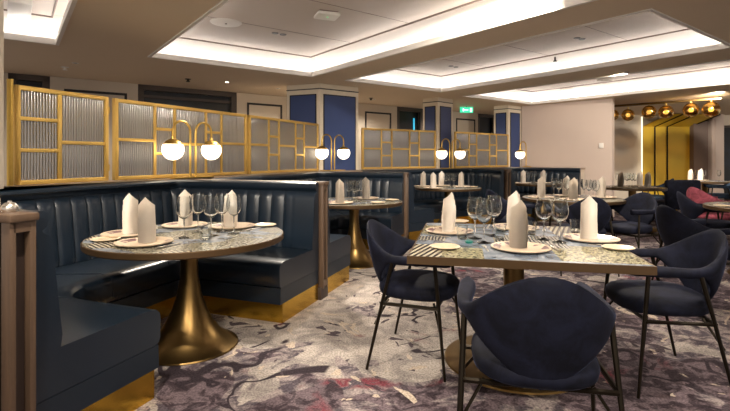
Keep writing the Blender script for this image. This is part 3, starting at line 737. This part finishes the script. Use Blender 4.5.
# farther tables
def far_table(T, name, naps, wines, plates=(), grp=None):
    for k, (px, Y, w_) in enumerate(naps): setting((px - 365) * Y / F, Y, T[0], T[1], w_ + ' ' + name, full=False)
    for px, Y in wines:
        g_ = put('wine', ((px - 365) * Y / F, Y, ZT), 0, 'one of the wine glasses clustered ' + name, 'wine glasses ' + name); g_.scale = (.8, .8, .92)
    for px, Y, w_ in plates: put('side', ((px - 365) * Y / F, Y, ZT), 0, 'bread plate ' + w_ + ' ' + name)
far_table(T2, 'on the second booth table', ((339, 5.35, 'left,'), (366, 5.95, 'right,')), ((349, 5.62), (353, 5.76), (357, 5.6), (361, 5.7), (355, 5.46)), ((392, 5.72, 'at the right edge'), (378, 5.4, 'near the front')))
far_table(T3, 'on the third booth table', ((423, 8.45, 'leftmost,'), (433, 7.95, 'second from left,'), (441.5, 8.65, 'third from left,'), (462, 8.35, 'rightmost,')), ((446, 8.2), (450, 8.3), (454, 8.2), (448, 8.5), (453, 8.5)), ((473, 8.3, 'at the right edge'),))
far_table(T4, 'on the farthest booth table', ((523, 9.5, 'left,'), (544, 9.6, 'right,')), ((531, 9.78), (535, 9.9), (527, 9.82)))
far_table(T5, 'on the round table behind the square one', ((541, 6.1, 'left,'), (567, 6.35, 'centre back,'), (574, 5.75, 'centre front,'), (603, 6.1, 'right,')), ((559, 5.98), (575, 6.06), (584, 6.02), (593, 5.92), (567, 5.99), (596, 5.72), (589, 5.8), (554, 6.32)))
far_table(T6, 'on the table cut by the right edge', (), (), ((723, 5.0, 'at the left edge'),))
far_table(T7, 'on the far table before the gold panels', ((621, 8.2, 'left,'), (641, 8.6, 'centre,'), (649, 8.1, 'right,')), ((627, 8.4), (623, 8.5), (632, 8.4), (629, 8.56), (635, 8.36), (618, 8.45)))
far_table(T8, 'on the farthest right table', ((691, 10.35, 'left,'), (701, 10.75, 'right,')), ((704, 10.36), (697, 10.62), (719, 10.45)))
# items on the near divider cap
bm = B(); lathe(bm, [(0, 0), (.020, 0), (.0235, .012), (.022, .03), (.014, .043), (.006, .048), (.006, .054), (0, .055)], 20); o = obj('metal_bud_jar', bm, 'steel'); o.location = (-1.42, 1.87, 1.056); o.scale = (1.25, 1.25, .8); tag(o, 'small round metal jar on top of the nearest divider, at the left edge', 'jar')
bm = B(); lathe(bm, [(0, 0), (.02, 0), (.02, .05), (0, .05)], 20); o = obj('candle', bm, 'china'); o.location = (-1.505, 1.9, 1.056); tag(o, 'short cream candle left of the metal jar, at the left edge', 'candle')

# ------------------------------------------------------------------ chandelier and ceiling fittings
a = Vector((5.9, 11.15, 2.5)); b = Vector((7.36, 9.65, 2.5)); d = b - a
r = thing('chandelier', 'long brass bar chandelier with smoked globes, in front of the gold wall panels', 'chandelier', tuple((a + b) / 2), math.atan2(d.y, d.x))
bm = B(); L = d.length; box(bm, (0, 0, .0), (L, .10, .05), bev=.008); obj('bar', bm, 'bronze', r)
for k, (px, py, Rg) in enumerate(((613, 115, .13), (628, 115, .14), (649, 112, .15), (666, 112, .15), (691, 110, .155), (711, 109.5, .165))):
    kx = (px - 365) / F; tt = (kx * a.y - a.x) / (d.x - kx * d.y); x = (tt - .5) * L; Y = a.y + d.y * tt; zz = EYE + (HOR - py) * Y / F - 2.5
    bm = B(); lathe(bm, [(Rg * math.sin(q), -Rg * math.cos(q)) for q in [PI * j / 14 for j in range(15)]], 24, (x, 0, zz)); g = obj('globe_shade', bm, 'amber' if 'amber' in M else 'glass', r)
    g.data.materials[0] = M['dark_amber'] if k % 2 == 9 else g.data.materials[0]
    bm = B(); lathe(bm, [(0, -.055), (.04, -.04), (.052, 0), (.035, .04), (0, .05)], 16, (x, 0, zz)); obj('bulb', bm, 'bulb_gold', r)  # glowing core stands in for the gold highlight inside the globe
    bm = B(); lathe(bm, [(0, Rg + .05), (.012, Rg + .05), (.012, Rg), (.06, Rg - .01), (.09, Rg - .05), (.05, Rg - .07), (0, Rg - .06)], 16, (x, 0, zz)); tube(bm, [(x, 0, zz + Rg), (x, 0, 0)], .008, 6); obj('stem', bm, 'brass', r)
def amber():
    t = NT('smoked_amber_glass'); lw = t.n('ShaderNodeLayerWeight', {'Blend': .4})
    tr = t.n('ShaderNodeBsdfTransparent', {'Color': (.62, .45, .2, 1)}); gl = t.n('ShaderNodeBsdfGlossy', {'Roughness': .05, 'Color': (.9, .68, .32, 1)})
    f = t.math('MULTIPLY_ADD', lw.outputs['Facing'], .7, .25, clamp=True)
    mx = t.n('ShaderNodeMixShader', {0: f, 1: tr.outputs[0], 2: gl.outputs[0]}); t.t.links.new(mx.outputs[0], t.out.inputs[0]); return t.m
AM = amber()
for o in r.children:
    if o.name.startswith('globe_shade'): o.data.materials[0] = AM
PZ = CZ + .288
def up(px, py, z): return at(px, py, z)
x, y, z = up(226, 22.5, PZ); bm = B(); lathe(bm, [(0, -.012), (.13, -.012), (.17, -.008), (.18, 0), (0, 0)], 40); lathe(bm, [(0, -.02), (.012, -.018), (.012, -.01), (0, -.01)], 8, mi=1)
o = obj('ceiling_speaker', bm, ['white', 'black']); o.location = (x, y, PZ); tag(o, 'round white flat speaker in the nearest ceiling coffer', 'speaker')
x, y, z = up(327, 13, PZ); r = thing('smoke_detector', 'rounded white wireless unit on the nearest coffer panel with green light', 'detector', (x, y, PZ), math.radians(20))
bm = B(); box(bm, (0, 0, -.03), (.25, .22, .04), bev=.018); obj('housing', bm, 'white', r); bm = B(); box(bm, (0, 0, -.005), (.2, .18, .012)); obj('mount', bm, 'grey_wall', r, smooth=False)
bm = B(); box(bm, (0, -.02, -.0505), (.012, .012, .004)); obj('indicator_light', bm, 'mini_green', r)
for px, py, lb in ((567, 88.5, 'left round white speaker in the farthest coffer'), (605, 79.5, 'right round white speaker in the farthest coffer')):
    x, y, z = up(px, py, PZ); bm = B(); lathe(bm, [(0, -.03), (.1, -.03), (.14, -.02), (.15, 0), (0, 0)], 32); o = obj('ceiling_speaker', bm, 'ceil_panel'); o.location = (x, y, PZ); tag(o, lb, 'speaker')
x, y, z = up(555, 57, PZ)
bm = B(); tube(bm, [(0, 0, 0), (0, 0, -.06)], .012, 8); lathe(bm, [(0, -.075), (.03, -.07), (.03, -.06), (0, -.06)], 12); o = obj('sprinkler_head', bm, 'black'); o.location = (x, y, PZ); tag(o, 'dark sprinkler head hanging in the middle coffer', 'sprinkler')
for px, py, lb, m_ in ((65, 67, 'beige sprinkler head above the leftmost screen', 'white'), (188, 79, 'small dark sprinkler head above the lamp screen', 'black'), (371, 98, 'small dark sprinkler head right of the widest column', 'black')):
    x, y, z = up(px, py, CZ); bm = B(); lathe(bm, [(0, -.05), (.03, -.045), (.03, -.035), (.015, -.03), (.015, -.012), (.045, -.008), (.05, 0), (0, 0)], 16); o = obj('sprinkler_head', bm, m_); o.location = (x, y, CZ); tag(o, lb, 'sprinkler')
def spotlight(name, x, y, z, lb, power, ang=70, tgt=None, lens=True, mat='black'):
    r = thing(name, lb, 'ceiling light', (x, y, z), 0, 'recessed ceiling spotlights')
    bm = B(); lathe(bm, [(.026, -.004), (.040, -.006), (.044, 0), (.026, 0)], 24); obj('rim', bm, mat, r)
    bm = B(); lathe(bm, [(0, -.002), (.026, -.002), (.026, 0), (0, 0)], 16); obj('lens', bm, 'spot_lens' if lens else 'black', r)
    ld = bpy.data.lights.new('spot', 'SPOT'); ld.energy = power; ld.spot_size = math.radians(ang); ld.spot_blend = .7; ld.color = (1, .88, .73); ld.shadow_soft_size = .04
    lo = bpy.data.objects.new('spot_beam', ld); C.objects.link(lo); lo.parent = r; lo.location = (0, 0, -.03)
    if tgt is not None: lo.rotation_euler = (Vector(tgt) - Vector((x, y, z))).to_track_quat('-Z', 'Y').to_euler()
    return r
sp = [((275, 33), PZ, (-1.1, 3.4, .5), 'left spotlight of the pair in the nearest coffer', 1.0), ((283, 34.5), PZ, (-.5, 4.2, 0), 'right spotlight of the pair in the nearest coffer', 1.4),
      ((451, 66), PZ, (1.4, 8.3, .5), 'left spotlight of the pair in the middle coffer', .8), ((456, 67), PZ, (2.7, 6.3, .5), 'right spotlight of the pair in the middle coffer', .8),
      ((577, 38), PZ, (2.0, 4.5, .5), 'left small spotlight near the front of the middle coffer', .9), ((582, 39), PZ, (4.0, 5.5, .5), 'right small spotlight near the front of the middle coffer', .8)]
for (px, py), z, tg, lb, k in sp:
    x, y, _ = up(px, py, z); spotlight('recessed_spotlight', x, y, z, lb, SPOT * k, 75, tg, lens=False)
x, y, _ = up(227, 82, CZ); spotlight('recessed_downlight', x, y, CZ, 'small glowing downlight in the beige ceiling above the lamp screen', 12, 100, mat='white')
# unseen spotlights around the camera, fill ones added to brighten tables and gold panels
for x, y, tx, ty, k, lb in ((.9, 2.0, .95, 3.0, .7, 'spotlight above the square table'), (-.9, 1.4, -1.2, 2.6, .9, 'spotlight above the nearest booth'), (2.4, 2.3, 1.9, 2.9, .5, 'spotlight above the right end of the square table'), (.1, .3, .5, 2.3, .7, 'spotlight nearest the viewer'), (1.3, -.9, 1.1, 3.0, .8, 'spotlight behind the viewer on the right'), (-.9, -.9, -1.1, 3.0, 1.1, 'spotlight behind the viewer on the left'), (6.8, 8.9, 8.6, 13.8, 3.5, 'spotlight washing the gold panels')):
    spotlight('recessed_spotlight', x, y, CZ if x > 6 or y < 1.5 else CZ - .0, lb, SPOT * k, 80, (tx, ty, .4), lens=False)
for x, y, tg, k, lb in ((.4, 3.4, (-.1, 5.6, .6), 1.0, 'aimed at the second booth'), (1.3, 3.5, (1.4, 8.2, .6), 2.2, 'aimed at the third booth'), (2.6, 3.5, (2.7, 6.0, .6), 1.3, 'aimed at the round table behind the square one'), (3.3, 3.7, (4.6, 8.0, .6), 2.2, 'aimed at the far tables'), (5.6, 6.6, (5.9, 12, .9), 1.6, 'aimed at the gold panels'), (-1.9, 1.6, (-1.9, 4.4, .9), 1.0, 'aimed at the nearest banquette'), (3.9, 7.0, (4.2, 11, 1.2), 1.2, 'aimed at the blush wall')):  # fill spots added to brighten the farther tables, banquette and walls
    q = Vector((x, y)); inn = any(c[0] < q.dot(E1) < c[1] and c[2] < q.dot(E2) < c[3] for c in COF)
    spotlight('recessed_spotlight', x, y, PZ if inn else CZ, 'small recessed spotlight ' + lb, SPOT * k, 70, tg, lens=False)
for k, (x, y) in enumerate(((-3.9, 6.3), (-1.6, 8.6), (.2, 10.2), (2.0, 11.6))):  # extra downlights added to brighten the outer wall
    spotlight('recessed_downlight', x, y, CZ, 'white rimmed downlight in the aisle behind the screens, ' + ('first', 'second', 'third', 'fourth')[k] + ' from the left', 50, 150, mat='white', lens=False)
# air vent in the corner coffer
x, y, z = up(19, 17, PZ); bm = B(); box(bm, (0, 0, -.03), (.20, .8, .06), rz=math.atan2(E1.y, E1.x), bev=.008); box(bm, (-.395 * E2.x * 1.02, -.395 * E2.y * 1.02, -.055), (.21, .03, .016), rz=math.atan2(E1.y, E1.x), mi=1); o = obj('air_vent', bm, ['white', 'black']); o.location = (x + .4 * E2.x, y + .4 * E2.y, PZ); tag(o, 'white box shaped air vent in the ceiling coffer at the top left corner', 'vent')
# exit sign
x, y, z = (466.5 - 365) * 11.6 / F, 11.6, EYE + (HOR - 110) * 11.6 / F
r = thing('exit_sign', 'small green illuminated exit sign hanging from the ceiling right of the second column', 'sign', (x, y, z), math.radians(10))
bm = B(); box(bm, (0, 0, 0), (.34, .03, .14), bev=.005); obj('sign_box', bm, 'green', r)
bm = B(); box(bm, (.11, -.018, 0), (.05, .004, .09)); prism(bm, [(-.12, -.0), (-.04, -.0), (-.04, .004), (-.12, .004)], -.006, .006); box(bm, (-.02, -.018, 0), (.12, .004, .02)); box(bm, (-.09, -.018, 0), (.03, .004, .07)); obj('pictogram', bm, 'signwhite', r, smooth=False)
bm = B(); tube(bm, [(0, 0, .07), (0, 0, CZ - z)], .006, 6); obj('hanger', bm, 'black', r)
# thermostat on partition wall
p = Vector((3.86, 11.54)).lerp(Vector((5.28, 10.0)), .9); kx = (601.5 - 365) / F; tt = (kx * 11.54 - 3.86) / (1.42 + kx * 1.54); p = Vector((3.86, 11.54)).lerp(Vector((5.28, 10.0)), tt)
bm = B(); box(bm, (0, 0, 0), (.09, .02, .11), rz=math.atan2(-1.54, 1.42), bev=.004); o = obj('thermostat', bm, 'white'); o.location = (p.x - .012, p.y - .012, EYE + (HOR - 145.5) * p.y / F); tag(o, 'small white thermostat on the blush partition wall', 'thermostat')
